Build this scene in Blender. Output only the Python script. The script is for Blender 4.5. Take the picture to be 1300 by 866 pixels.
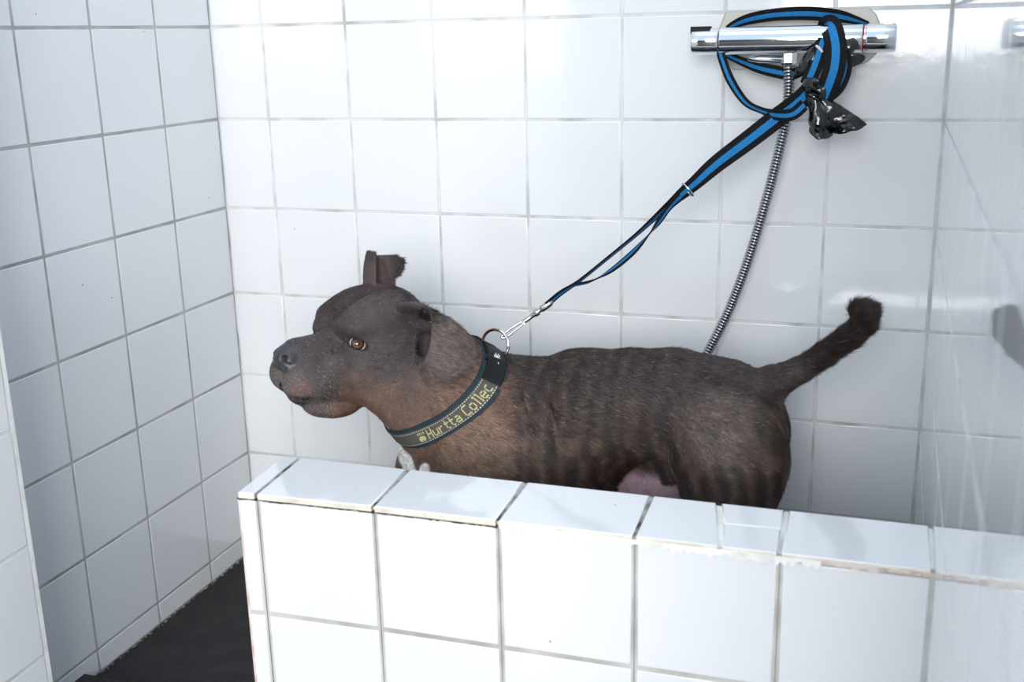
import bpy, bmesh, math
import numpy as np
from mathutils import Vector, Matrix
from mathutils.bvhtree import BVHTree
for o in list(bpy.data.objects): bpy.data.objects.remove(o)
SC=bpy.context.scene
# ---------------- camera ----------------
CAMP=(1.009,-1.6969,.9346); YAWC,PITC,ROLC=-.3306,-.2682,-.0237
_c,_s=math.cos,math.sin
_f=Vector((_s(YAWC)*_c(PITC),_c(YAWC)*_c(PITC),_s(PITC)));_r=Vector((_c(YAWC),-_s(YAWC),0));_u=_r.cross(_f)
_R=_r*_c(ROLC)+_u*_s(ROLC);_U=-_r*_s(ROLC)+_u*_c(ROLC)
cd=bpy.data.cameras.new('camera');co=bpy.data.objects.new('camera',cd);SC.collection.objects.link(co);SC.camera=co
co.matrix_world=Matrix(((_R.x,_U.x,-_f.x,CAMP[0]),(_R.y,_U.y,-_f.y,CAMP[1]),(_R.z,_U.z,-_f.z,CAMP[2]),(0,0,0,1)))
cd.sensor_width=36;cd.lens=1420.49/1300*36;cd.clip_start=.02
cd.dof.use_dof=True;cd.dof.focus_distance=1.62;cd.dof.aperture_fstop=5.0
# ---------------- daylight ----------------
w=bpy.data.worlds.new('World');SC.world=w;w.use_nodes=True;nt=w.node_tree;nt.nodes.clear()
def N(nt,t,**k):
    n=nt.nodes.new(t)
    for a,b in k.items(): setattr(n,a,b)
    return n
tc=N(nt,'ShaderNodeTexCoord');sp=N(nt,'ShaderNodeSeparateXYZ');mr=N(nt,'ShaderNodeMapRange');rp=N(nt,'ShaderNodeValToRGB')
bg=N(nt,'ShaderNodeBackground');out=N(nt,'ShaderNodeOutputWorld')
nt.links.new(tc.outputs['Generated'],sp.inputs[0]);nt.links.new(sp.outputs['Z'],mr.inputs[0]);mr.inputs[1].default_value=-1;mr.inputs[2].default_value=1
nt.links.new(mr.outputs[0],rp.inputs[0]);nt.links.new(rp.outputs[0],bg.inputs[0]);nt.links.new(bg.outputs[0],out.inputs[0])
cr=rp.color_ramp
cr.elements[0].position=0;cr.elements[0].color=(.16,.165,.18,1)
cr.elements[1].position=1;cr.elements[1].color=(.62,.79,1.0,1)
for p,c in ((.42,(.13,.135,.145,1)),(.50,(.04,.04,.045,1)),(.57,(.07,.07,.075,1)),(.60,(.60,.77,1.0,1))):
    e=cr.elements.new(p);e.color=c
bg.inputs[1].default_value=.95
def area(name,loc,tgt,sx,sy,power,col):
    l=bpy.data.lights.new(name,'AREA');l.shape='RECTANGLE';l.size=sx;l.size_y=sy;l.energy=power;l.color=col
    o=bpy.data.objects.new(name,l);SC.collection.objects.link(o);o.location=loc
    o.rotation_euler=(Vector(tgt)-Vector(loc)).to_track_quat('-Z','Y').to_euler();return o
area('doorway_daylight',(1.45,-4.2,1.6),(.5,-.2,.5),2.2,1.7,116,(1,.98,.95))
area('overhead_fill',(.5,-.9,3.0),(.5,-.4,0),1.4,1.2,4,(.9,.95,1))  # added overhead lamp, no such source seen; gives sheen on upward faces
SC.view_settings.view_transform='Standard';SC.view_settings.look='None';SC.view_settings.exposure=.42;SC.view_settings.gamma=1
SC.view_settings.use_curve_mapping=False
# ---------------- helpers ----------------
def lin(r,g,b): return tuple(((c/255+.055)/1.055)**2.4 if c>10 else c/255/12.92 for c in (r,g,b))+(1,)
def mat(name,col,rough=.5,metal=0,**k):
    m=bpy.data.materials.new(name);m.use_nodes=True;b=m.node_tree.nodes['Principled BSDF']
    b.inputs['Base Color'].default_value=col;b.inputs['Roughness'].default_value=rough;b.inputs['Metallic'].default_value=metal
    for a,v in k.items(): b.inputs[a.replace('_',' ')].default_value=v
    return m
def noise_col(m,c1,c2,scale,lo=.35,hi=.65,detail=4,rough=None,bump=0,bscale=None,bdist=.001):
    nt=m.node_tree;b=nt.nodes['Principled BSDF'];g=N(nt,'ShaderNodeNewGeometry')
    n=N(nt,'ShaderNodeTexNoise');n.inputs['Scale'].default_value=scale;n.inputs['Detail'].default_value=detail
    nt.links.new(g.outputs['Position'],n.inputs['Vector'])
    r=N(nt,'ShaderNodeValToRGB');r.color_ramp.elements[0].position=lo;r.color_ramp.elements[0].color=c1
    r.color_ramp.elements[1].position=hi;r.color_ramp.elements[1].color=c2
    nt.links.new(n.outputs['Fac'],r.inputs[0]);nt.links.new(r.outputs[0],b.inputs['Base Color'])
    if bump:
        n2=N(nt,'ShaderNodeTexNoise');n2.inputs['Scale'].default_value=bscale or scale;n2.inputs['Detail'].default_value=3
        nt.links.new(g.outputs['Position'],n2.inputs['Vector'])
        bm=N(nt,'ShaderNodeBump');bm.inputs['Strength'].default_value=bump;bm.inputs['Distance'].default_value=bdist
        nt.links.new(n2.outputs['Fac'],bm.inputs['Height']);nt.links.new(bm.outputs[0],b.inputs['Normal'])
    return r
def link(name,me,mats=(),parent=None,smooth=False,**props):
    o=bpy.data.objects.new(name,me);SC.collection.objects.link(o)
    for m in mats: me.materials.append(m)
    if smooth: me.polygons.foreach_set('use_smooth',[True]*len(me.polygons))
    if parent: o.parent=parent
    for k,v in props.items(): o[k]=v
    return o
def mesh_from(V,F,name='m',mi=None):
    me=bpy.data.meshes.new(name);me.from_pydata([tuple(map(float,v)) for v in V],[],[tuple(map(int,f)) for f in F])
    if mi is not None: me.polygons.foreach_set('material_index',[int(i) for i in mi])
    me.update();return me
class MB:
    def __init__(s): s.V=[];s.F=[];s.M=[]
    def add(s,V,F,m=0):
        n=len(s.V);s.V+= [tuple(map(float,v)) for v in V];s.F+=[tuple(int(i)+n for i in f) for f in F];s.M+=[m]*len(F)
    def box(s,lo,hi,m=0):
        x0,y0,z0=lo;x1,y1,z1=hi
        s.add([(x0,y0,z0),(x1,y0,z0),(x1,y1,z0),(x0,y1,z0),(x0,y0,z1),(x1,y0,z1),(x1,y1,z1),(x0,y1,z1)],
              [(0,3,2,1),(4,5,6,7),(0,1,5,4),(1,2,6,5),(2,3,7,6),(3,0,4,7)],m)
    def tube(s,P,R,seg=16,m=0,cap=True,hint=(0,0,1)):
        P=[Vector(p) for p in P];R=[R]*len(P) if np.isscalar(R) else list(R)
        rings=[];t0=(P[1]-P[0]).normalized();n=Vector(hint);n=(n-t0*n.dot(t0))
        if n.length<1e-4: n=Vector((1,0,0));n=n-t0*n.dot(t0)
        n.normalize()
        for i,p in enumerate(P):
            t=(P[min(i+1,len(P)-1)]-P[max(i-1,0)]).normalized();n=(n-t*n.dot(t)).normalized();b=t.cross(n)
            rings.append([p+(n*math.cos(a)+b*math.sin(a))*R[i] for a in [2*math.pi*k/seg for k in range(seg)]])
        V=[v for r in rings for v in r];F=[]
        for i in range(len(P)-1):
            for k in range(seg): a=i*seg+k;b=i*seg+(k+1)%seg;F.append((a,b,b+seg,a+seg))
        if cap: F.append(tuple(range(seg))[::-1]);F.append(tuple((len(P)-1)*seg+k for k in range(seg)))
        s.add(V,F,m)
    def build(s,name,mats,parent=None,smooth=False,bevel=0,angle=35,**props):
        me=mesh_from(s.V,s.F,name,s.M);o=link(name,me,mats,parent,smooth,**props)
        if bevel:
            md=o.modifiers.new('bevel','BEVEL');md.width=bevel;md.segments=2;md.limit_method='ANGLE'
        if smooth and angle: me.set_sharp_from_angle(angle=math.radians(angle))
        if props.get('kind')=='structure':
            for p in me.polygons:
                if p.area>2e-4: p.use_smooth=False
            me.update()
        return o
def empty(name,loc,**props):
    o=bpy.data.objects.new(name,None);SC.collection.objects.link(o);o.location=loc;o.empty_display_size=.02
    for k,v in props.items(): o[k]=v
    return o
def under(o,root):   # parent keeping world coordinates of the mesh
    o.parent=root;o.matrix_parent_inverse=Matrix.Translation(-Vector(root.location));return o
def catmull(P,n=8):
    P=np.array(P,float);Q=np.vstack([2*P[0]-P[1],P,2*P[-1]-P[-2]]);out=[]
    for i in range(1,len(Q)-2):
        for t in np.linspace(0,1,n,endpoint=False):
            a,b,c,d=Q[i-1:i+3];out.append(.5*((2*b)+(-a+c)*t+(2*a-5*b+4*c-d)*t*t+(-a+3*b-3*c+d)*t**3))
    out.append(P[-1]);return np.array(out)
rng=np.random.default_rng(7)
# ---------------- materials of the room ----------------
def tile_mat(name,c1,c2,rough,bmp=.10):
    m=mat(name,c1,rough,Coat_Weight=.35,Coat_Roughness=.03);m.node_tree.nodes['Principled BSDF'].inputs['IOR'].default_value=1.52
    noise_col(m,c1,c2,3.0,.3,.7,bump=bmp,bscale=22,bdist=.004)
    nt=m.node_tree;b=nt.nodes['Principled BSDF'];g=nt.nodes['Geometry'];r=[n for n in nt.nodes if n.type=='VALTORGB'][0]
    # small dirt specks
    v=N(nt,'ShaderNodeTexVoronoi');v.inputs['Scale'].default_value=26;nt.links.new(g.outputs['Position'],v.inputs['Vector'])
    lt=N(nt,'ShaderNodeMath',operation='LESS_THAN');lt.inputs[1].default_value=.03;nt.links.new(v.outputs['Distance'],lt.inputs[0])
    n=N(nt,'ShaderNodeTexNoise');n.inputs['Scale'].default_value=7;nt.links.new(g.outputs['Position'],n.inputs['Vector'])
    gt=N(nt,'ShaderNodeMath',operation='GREATER_THAN');gt.inputs[1].default_value=.56;nt.links.new(n.outputs['Fac'],gt.inputs[0])
    mu=N(nt,'ShaderNodeMath',operation='MULTIPLY');nt.links.new(lt.outputs[0],mu.inputs[0]);nt.links.new(gt.outputs[0],mu.inputs[1])
    mx=N(nt,'ShaderNodeMix',data_type='RGBA');nt.links.new(mu.outputs[0],mx.inputs[0]);nt.links.new(r.outputs[0],mx.inputs[6]);mx.inputs[7].default_value=lin(120,110,100)
    nt.links.new(mx.outputs[2],b.inputs['Base Color'])
    return m
M_tile=tile_mat('white_glazed_tile',(.80,.81,.82,1),(.84,.85,.86,1),.10)
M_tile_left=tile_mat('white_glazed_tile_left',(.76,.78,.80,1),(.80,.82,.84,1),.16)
M_tile_right=tile_mat('white_glazed_tile_right',(.82,.83,.84,1),(.85,.86,.87,1),.03,0)
M_grout_white=mat('white_grout',lin(205,207,208),.6)
M_grout=mat('pale_grout',lin(212,213,212),.9);noise_col(M_grout,lin(178,178,172),lin(222,223,222),14,.3,.55,bump=.4,bscale=400)
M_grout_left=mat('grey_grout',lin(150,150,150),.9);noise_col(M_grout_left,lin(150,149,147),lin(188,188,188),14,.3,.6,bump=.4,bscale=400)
M_joint=mat('dark_open_joint',lin(120,118,112),.9);noise_col(M_joint,lin(70,65,60),lin(178,174,168),45,.35,.6,bump=.6,bscale=500)
M_biscuit=mat('tile_clay_edge',lin(214,180,165),.85);noise_col(M_biscuit,lin(206,166,150),lin(226,214,206),45,.35,.55,bump=.5,bscale=300)
M_edge=mat('cream_tile_edge',lin(222,216,200),.7);noise_col(M_edge,lin(208,200,182),lin(232,228,214),40,.3,.65,bump=.3,bscale=200)
M_cement=mat('cream_cement',lin(225,223,216),.85);noise_col(M_cement,lin(218,214,204),lin(244,243,239),30,.25,.5,bump=.5,bscale=260)
M_floor=mat('black_bitumen_floor',lin(30,27,29),.7);noise_col(M_floor,lin(12,10,12),lin(36,31,31),22,.35,.75,detail=8,bump=.7,bscale=90,bdist=.003)
T=.153;Z0=.9566;XL,XR=-.0988,1.0717
def tile_panel(mb,O,U,Vv,Nn,ucuts,vcuts,gap=.0042,depth=.0011,bev=.0011,tilt=.0018,mt=0,mg=1,grout=True,skip=None):
    """glazed tiles with rounded edges standing in a grout bed; tile face lies on plane (O,U,V), normal Nn"""
    O,U,Vv,Nn=[np.array(a,float) for a in (O,U,Vv,Nn)]
    for i in range(len(ucuts)-1):
        for j in range(len(vcuts)-1):
            if skip and skip(i,j): continue
            a,b=ucuts[i]+gap/2,ucuts[i+1]-gap/2;c,d=vcuts[j]+gap/2,vcuts[j+1]-gap/2
            if b-a<.003 or d-c<.003: continue
            tu,tv=rng.normal(0,tilt,2)
            cu,cv=(a+b)/2,(c+d)/2
            def P(u,v,h): return O+U*u+Vv*v+Nn*(h+(u-cu)*tu*.6+(v-cv)*tv*.6)
            V=[];steps=[(0,-depth),(0,-bev),(bev*.35,-bev*.3),(bev*1.1,0)]
            for ins,h in steps: V+=[P(a+ins,c+ins,h),P(b-ins,c+ins,h),P(b-ins,d-ins,h),P(a+ins,d-ins,h)]
            F=[]
            for s_ in range(len(steps)-1):
                for k in range(4): q=s_*4;F.append((q+k,q+(k+1)%4,q+4+(k+1)%4,q+4+k))
            F.append(tuple(range(len(V)-4,len(V))))
            if np.dot(np.cross(U,Vv),Nn)<0: F=[f[::-1] for f in F]
            mb.add(V,F,mt)
    if grout:
        h=-depth+.0004
        V=[O+U*u+Vv*v+Nn*h for u,v in ((ucuts[0],vcuts[0]),(ucuts[-1],vcuts[0]),(ucuts[-1],vcuts[-1]),(ucuts[0],vcuts[-1]))]
        F=[(0,1,2,3)];
        if np.dot(np.cross(U,Vv),Nn)<0: F=[(3,2,1,0)]
        mb.add(V,F,mg)
zc=[0]+[Z0-T*j for j in range(6,-9,-1)]
# ---------------- room shell ----------------
mb=MB();tile_panel(mb,(0,0,0),(1,0,0),(0,0,1),(0,-1,0),[XL]+[i*T for i in range(7)]+[XR],zc);mb.box((XL-.1,.0013,0),(XR+.1,.12,zc[-1]),1)
mb.build('wall_back',[M_tile,M_grout],smooth=True,angle=60,kind='structure')
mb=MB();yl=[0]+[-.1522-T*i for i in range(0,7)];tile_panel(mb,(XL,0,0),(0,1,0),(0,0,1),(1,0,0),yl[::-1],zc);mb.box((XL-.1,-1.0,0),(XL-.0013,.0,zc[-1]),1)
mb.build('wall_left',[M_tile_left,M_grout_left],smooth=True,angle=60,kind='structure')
mb=MB();yr=[-.118-T*i for i in range(9)];tile_panel(mb,(XR,0,0),(0,1,0),(0,0,1),(-1,0,0),yr[::-1]+[0],zc,tilt=.0002,gap=.0034,depth=.0009,bev=.0009);mb.box((XR+.0013,yr[-1],0),(XR+.1,.0,zc[-1]),1)
mb.build('wall_right',[M_tile_right,M_grout_white],smooth=True,angle=60,kind='structure')
mb=MB();mb.box((-.7,-3.6,-.05),(XR+.1,.12,0));mb.build('floor',[M_floor],kind='structure')
# short pier in front of the left wall
PX0,PY0=.015,-.679
mb=MB();tile_panel(mb,(PX0,0,0),(0,1,0),(0,0,1),(1,0,0),[PY0-T*i for i in range(7,-1,-1)],[z-.0146 if z>0 else 0 for z in zc]);mb.box((XL-.1,PY0-7*T,0),(PX0-.0013,PY0,zc[-1]),1)
mb.box((PX0-.006,PY0,0),(PX0-.0005,PY0+.006,zc[-1]),2)
tile_panel(mb,(0,PY0+.001,0),(1,0,0),(0,0,1),(0,1,0),[XL,PX0-.006],zc)
mb.build('wall_front',[M_tile,M_grout,M_cement],smooth=True,angle=60,kind='structure')
# crumbling bead along the foot of the left wall
mb=MB()
for y in np.arange(-.92,-.002,.0022):
    if rng.random()<.8:
        r=.0010+.0020*rng.random()**2;c=np.array([XL+.002+rng.normal(0,.0015),y,r*.3])
        V=[c+r*np.array(v)*(.6+.8*rng.random()) for v in ((1,0,0),(-1,0,0),(0,1,0),(0,-1,0),(0,0,1),(0,0,-1))]
        mb.add(V,[(0,2,4),(2,1,4),(1,3,4),(3,0,4),(2,0,5),(1,2,5),(3,1,5),(0,3,5)])
M_crumb=mat('crumbling_mortar',lin(150,140,128),.95);noise_col(M_crumb,lin(50,42,38),lin(150,142,130),120,.35,.6)
mb.build('trim_1',[M_crumb],kind='structure')
# ---------------- low tiled parapet ----------------
PT=.415
pfx=[.2917,.3166,.467,.6178,.772,.9238,XR];pfy=[-.632,-.630,-.6245,-.6227,-.6210,-.6190,-.6175]
pbx=[.2849,.3086,.4612,.6149,.7684,.921,XR];pby=[-.5100]*7
mb=MB();TT=.0075
def rounded_tile(mb,q,ztop,th,g=.0044,m=0,me=6,dz=0):
    q=np.array(q,float);c=q.mean(0)
    # shrink sideways by half a joint
    a,b,c_,d=q  # front-left, front-right, back-right, back-left
    def mv(p,t,k): v=t-p;return p+v/np.linalg.norm(v)*k
    q=np.array([mv(a,b,g/2),mv(b,a,g/2),mv(c_,d,g/2),mv(d,c_,g/2)])
    def ins(k): 
        cc=q.mean(0);return np.array([p+(cc-p)/np.linalg.norm(cc-p)*k*1.4 for p in q])
    V=[]
    for k,z in ((0,ztop-th),(0,ztop-.0012),(.0004,ztop-.0004),(.0014,ztop)): V+=[(p[0],p[1],z) for p in ins(k)]
    F=[];Mi=[]
    for s_ in range(3):
        for k in range(4): n=s_*4;F.append((n+k,n+(k+1)%4,n+4+(k+1)%4,n+4+k));Mi.append(me if s_==0 else m)
    F.append((12,13,14,15));Mi.append(m);F.append((3,2,1,0));Mi.append(me)
    n0=len(mb.V);mb.V+=[tuple(map(float,v)) for v in V];mb.F+=[tuple(i+n0 for i in f) for f in F];mb.M+=Mi
for i in range(6):
    f0,f1,b0,b1=[np.array(p) for p in ((pfx[i],pfy[i]),(pfx[i+1],pfy[i+1]),(pbx[i],pby[i]),(pbx[i+1],pby[i+1]))]
    if i==4:   # cracked tile in three pieces
        def L(u,v): return (f0*(1-u)+f1*u)*(1-v)+(b0*(1-u)+b1*u)*v
        rounded_tile(mb,[L(0,0),L(.60,0),L(.50,1),L(0,1)],PT,TT)
        rounded_tile(mb,[L(.61,0),L(.985,0),L(.985,.53),L(.575,.50)],PT-.0004,TT,g=.002)
        rounded_tile(mb,[L(.575,.52),L(.985,.55),L(.985,1),L(.52,1)],PT-.0001,TT,g=.002)
    else: rounded_tile(mb,[f0,f1,b1,b0],PT,TT)
# joint filling and core
for i,mm in ((1,4),(2,4),(3,4),(4,4),(5,1)):
    mb.add([(pfx[i]-.0024,pfy[i]+.0012,PT-.0014),(pfx[i]+.0024,pfy[i]+.0012,PT-.0014),(pbx[i]+.0024,pby[i]-.001,PT-.0014),(pbx[i]-.0024,pby[i]-.001,PT-.0014)],[(0,1,2,3)],mm)
core=[(pfx[0]+.004,pfy[0]+.004),(XR,pfy[6]+.004),(XR,pby[6]-.003),(pbx[0]+.004,pby[0]-.003)]
V=[(x,y,z) for z in (0,PT-.0022) for x,y in [(core[0][0],core[0][1]+.008),(core[1][0],core[1][1]+.006),core[2],core[3]]];mb.add(V,[(0,1,5,4),(1,2,6,5),(2,3,7,6),(3,0,4,7),(4,5,6,7)],3)
# front face, tiles follow the slightly skewed front edge
def front(mb,z0,z1,first=.0035):
    for i in range(6):
        a=np.array([pfx[i]+(.0012 if i else 0.0),pfy[i]+.0012,0]);b=np.array([pfx[i+1],pfy[i+1]+.0012,0]);L=np.linalg.norm(b-a);U=(b-a)/L
        tile_panel(mb,a,U,(0,0,1),(U[1],-U[0],0),[0,L],[z0,z1],mg=7,gap=.0056)
RZ=.256
front(mb,RZ,PT-TT-.0002);front(mb,RZ-T,RZ);front(mb,0,RZ-T)
# left end face with clay edges
e0=np.array([pfx[0]+.0035,pfy[0]+.003,0]);e1=np.array([pbx[0]+.0035,pby[0]-.001,0]);L=np.linalg.norm(e1-e0);U=(e1-e0)/L
tile_panel(mb,e0,U,(0,0,1),(-U[1]*-1 if False else -abs(U[1]),U[0],0),[0,L],[0,RZ-T,RZ,PT-TT-.0005])
mb.box((pfx[0]+.0005,pfy[0]+.0016,0),(pfx[0]+.0032,pfy[0]+.0062,PT-TT-.0005),2)
# back face inside the tub
tile_panel(mb,(0,pby[0]-.001,0),(1,0,0),(0,0,1),(0,1,0),pbx[:1]+pbx[1:],[0,RZ-T,RZ,PT-TT-.0004])
# dark crack under the first two top tiles, ragged cement under the others
def strip(x0,x1,zt,h,proud,m,rag):
    n=int((x1-x0)/.004)+2;xs=np.linspace(x0,x1,n);ys=np.interp(xs,pfx,pfy)-proud
    lo=zt-h*(1+rag*(rng.random(n)-.5)*1.6);hi=np.full(n,zt)
    V=[];F=[]
    for x,y,l,hh in zip(xs,ys,lo,hi): V+=[(x,y,l),(x,y,hh),(x,y+.004,hh),(x,y+.004,l)]
    for k in range(n-1):
        q=k*4;F+=[(q,q+4,q+5,q+1),(q+1,q+5,q+6,q+2),(q+3,q+7,q+4,q)]
    mb.add(V,F,m)
strip(pfx[0],.618,PT-TT+.0002,.0016,.0003,5,.9)
strip(.62,.925,PT-TT+.003,.0075,.0006,3,.7)
strip(.925,.965,PT-TT+.003,.0065,.0006,3,.8)
strip(.965,XR,PT-.0035,.0042,.0005,2,.9)
M_grout_front=mat('front_grout',lin(185,183,178),.9);noise_col(M_grout_front,lin(158,155,148),lin(200,199,195),18,.3,.6,bump=.4,bscale=300)
M_dark=mat('dark_gap',lin(50,46,44),.9)
par=mb.build('wall_parapet',[M_tile,M_grout,M_biscuit,M_cement,M_joint,M_dark,M_edge,M_grout_front],smooth=True,angle=50,kind='structure')
FPX=1420.49; CAM=np.array([1.009,-1.6969,.9346]); YAW,PIT,ROL=-.3306,-.2682,-.0237
def cam_axes():
    ca,sa,cb,sb,cc,sc=np.cos(YAW),np.sin(YAW),np.cos(PIT),np.sin(PIT),np.cos(ROL),np.sin(ROL)
    fwd=np.array([sa*cb,ca*cb,sb]); r0=np.array([ca,-sa,0]); u0=np.cross(r0,fwd)
    return r0*cc+u0*sc, -r0*sc+u0*cc, fwd
RT,UP,FW=cam_axes()
def W(u,v,Y):
    d=FW+RT*(u-650)/FPX-UP*(v-433)/FPX
    return CAM+d*(Y-CAM[1])/d[1]
def WZ(u,v,Z):
    d=FW+RT*(u-650)/FPX-UP*(v-433)/FPX
    return CAM+d*(Z-CAM[2])/d[2]
def PX(P):
    P=np.asarray(P)-CAM; z=P@FW
    return np.stack([650+FPX*(P@RT)/z,433-FPX*(P@UP)/z,z],-1)
#DOG
# ---------- implicit surface on a rectilinear grid ----------
class Field:
    def __init__(s,xs,ys,zs):
        s.ax=[np.asarray(a,np.float32) for a in (xs,ys,zs)]
        s.F=np.full([len(a) for a in s.ax],.05,np.float32)
    def box(s,lo,hi):
        sl=[];pts=[]
        for a,l,h in zip(s.ax,lo,hi):
            i=max(0,np.searchsorted(a,l)-1);j=min(len(a),np.searchsorted(a,h)+1)
            sl.append(slice(i,j));pts.append(a[i:j])
        return tuple(sl),pts[0][:,None,None],pts[1][None,:,None],pts[2][None,None,:]
    def put(s,sl,d,k,op='u'):
        a=s.F[sl]
        if op=='s': a=-a
        if k>0:
            h=np.maximum(k-np.abs(a-d),0)/k; r=np.minimum(a,d)-h*h*k*.25
        else: r=np.minimum(a,d)
        s.F[sl]=-r if op=='s' else r
    def cone(s,p,r1,q,r2,k=.01,op='u',sq=None):
        # round cone p(r1) -> q(r2)
        p=np.array(p,float);q=np.array(q,float);m=max(r1,r2)+k+.012
        sl,x,y,z=s.box(np.minimum(p,q)-m,np.maximum(p,q)+m)
        ba=q-p;L2=ba@ba+1e-12
        X=x-p[0];Y=y-p[1];Z=z-p[2]
        t=np.clip((X*ba[0]+Y*ba[1]+Z*ba[2])/L2,0,1)
        d=np.sqrt((X-t*ba[0])**2+(Y-t*ba[1])**2+(Z-t*ba[2])**2)-(r1+(r2-r1)*t)
        s.put(sl,d,k,op)
    def ell(s,c,r,M=np.eye(3),k=.01,op='u'):
        c=np.array(c,float);r=np.array(r,float)
        e=np.sqrt(((M*r[:,None])**2).sum(0))+k+.012
        sl,x,y,z=s.box(c-e,c+e)
        X=x-c[0];Y=y-c[1];Z=z-c[2]
        a=[(X*M[i][0]+Y*M[i][1]+Z*M[i][2]) for i in range(3)]
        k0=np.sqrt(sum((a[i]/r[i])**2 for i in range(3)))
        k1=np.sqrt(sum((a[i]/r[i]**2)**2 for i in range(3)))+1e-9
        s.put(sl,k0*(k0-1)/k1,k,op)
    def pts(s,P,R,k=.004,op='u'):
        # union of many small balls (thin sheets such as ears)
        P=np.asarray(P,np.float32).reshape(-1,3);R=np.broadcast_to(np.asarray(R,np.float32).ravel(),(len(P),))
        m=float(R.max())+k+.006
        sl,x,y,z=s.box(P.min(0)-m,P.max(0)+m)
        D=np.full(s.F[sl].shape,.05,np.float32)
        gx,gy,gz=x.ravel(),y.ravel(),z.ravel()
        for p,r in zip(P,R):
            i0,i1=np.searchsorted(gx,[p[0]-m,p[0]+m]);j0,j1=np.searchsorted(gy,[p[1]-m,p[1]+m]);k0,k1=np.searchsorted(gz,[p[2]-m,p[2]+m])
            d=np.sqrt((gx[i0:i1,None,None]-p[0])**2+(gy[None,j0:j1,None]-p[1])**2+(gz[None,None,k0:k1]-p[2])**2)-r
            v=D[i0:i1,j0:j1,k0:k1];np.minimum(v,d,out=v)
        s.put(sl,D,k,op)
    def mesh(s):
        F=s.F;ins=F<0
        nx,ny,nz=F.shape
        # cells with a sign change
        c=ins[:-1,:-1,:-1].astype(np.int8)
        for dx in (0,1):
            for dy in (0,1):
                for dz in (0,1):
                    if dx+dy+dz: c+=ins[dx:nx-1+dx,dy:ny-1+dy,dz:nz-1+dz]
        act=(c>0)&(c<8);I,J,K=np.nonzero(act)
        idx=np.full(act.shape,-1,np.int32);idx[I,J,K]=np.arange(len(I))
        S=np.zeros((len(I),3));N=np.zeros(len(I))
        ax=s.ax
        cr=[(a,b,d) for a in (0,1) for b in (0,1) for d in (0,1)]
        for a in cr:
            for axis in range(3):
                if a[axis]==0:
                    b=list(a);b[axis]=1
                    fa=F[I+a[0],J+a[1],K+a[2]];fb=F[I+b[0],J+b[1],K+b[2]]
                    m=(fa<0)!=(fb<0);t=np.where(m,fa/(fa-fb+1e-20),0)
                    P=np.stack([ax[0][I+a[0]],ax[1][J+a[1]],ax[2][K+a[2]]],1).astype(float)
                    Q=ax[axis][(I,J,K)[axis]+1]
                    P[:,axis]+=t*(Q-P[:,axis])
                    S[m]+=P[m];N[m]+=1
        V=S/N[:,None]
        faces=[]
        for axis in range(3):
            o1,o2=[(1,2),(2,0),(0,1)][axis]
            sh=[slice(1,n-1) for n in F.shape]; sh[axis]=slice(0,F.shape[axis]-1)
            shb=list(sh);shb[axis]=slice(1,F.shape[axis])
            A=ins[tuple(sh)];B=ins[tuple(shb)]
            i,j,k=np.nonzero(A!=B);e=[i,j,k]
            for q in range(3):
                if q!=axis:e[q]=e[q]+1
            def g(d1,d2):
                t=[e[0].copy(),e[1].copy(),e[2].copy()];t[o1]-=d1;t[o2]-=d2
                return idx[t[0],t[1],t[2]]
            q=np.stack([g(1,1),g(0,1),g(0,0),g(1,0)],1)
            fl=~A[i,j,k]
            q[fl]=q[fl][:,::-1]
            faces.append(q)
        return V,np.concatenate(faces)
def grid(segs):
    out=[]
    for a,b,h in segs: out.append(np.arange(a,b-1e-6,h))
    out.append([segs[-1][1]]);return np.concatenate(out)

# ---------- head frame ----------
HO=np.array([.282,-.325,.530]); HS=1.05
HY,HP,HR=[np.radians(a) for a in (57,7,5)]
def head_axes(a,b,c):
    f=np.array([-np.cos(a)*np.cos(b),-np.sin(a)*np.cos(b),np.sin(b)])
    l=np.cross([0,0,1],f);l/=np.linalg.norm(l);u=np.cross(f,l)
    return np.array([f,l*np.cos(c)-u*np.sin(c),u*np.cos(c)+l*np.sin(c)])
HM=head_axes(HY,HP,HR)
def H(f,l,u): return HO+HS*.01*(np.array([f,l,u])@HM)
def bez_sheet(C,nu,nv):
    C=np.array(C,float);a=C.shape[0]-1;b=C.shape[1]-1
    from math import comb
    U=np.linspace(0,1,nu);V_=np.linspace(0,1,nv)
    Bu=np.array([[comb(a,i)*t**i*(1-t)**(a-i) for i in range(a+1)] for t in U])
    Bv=np.array([[comb(b,i)*t**i*(1-t)**(b-i) for i in range(b+1)] for t in V_])
    return np.einsum('ui,vj,ijc->uvc',Bu,Bv,C)
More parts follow.
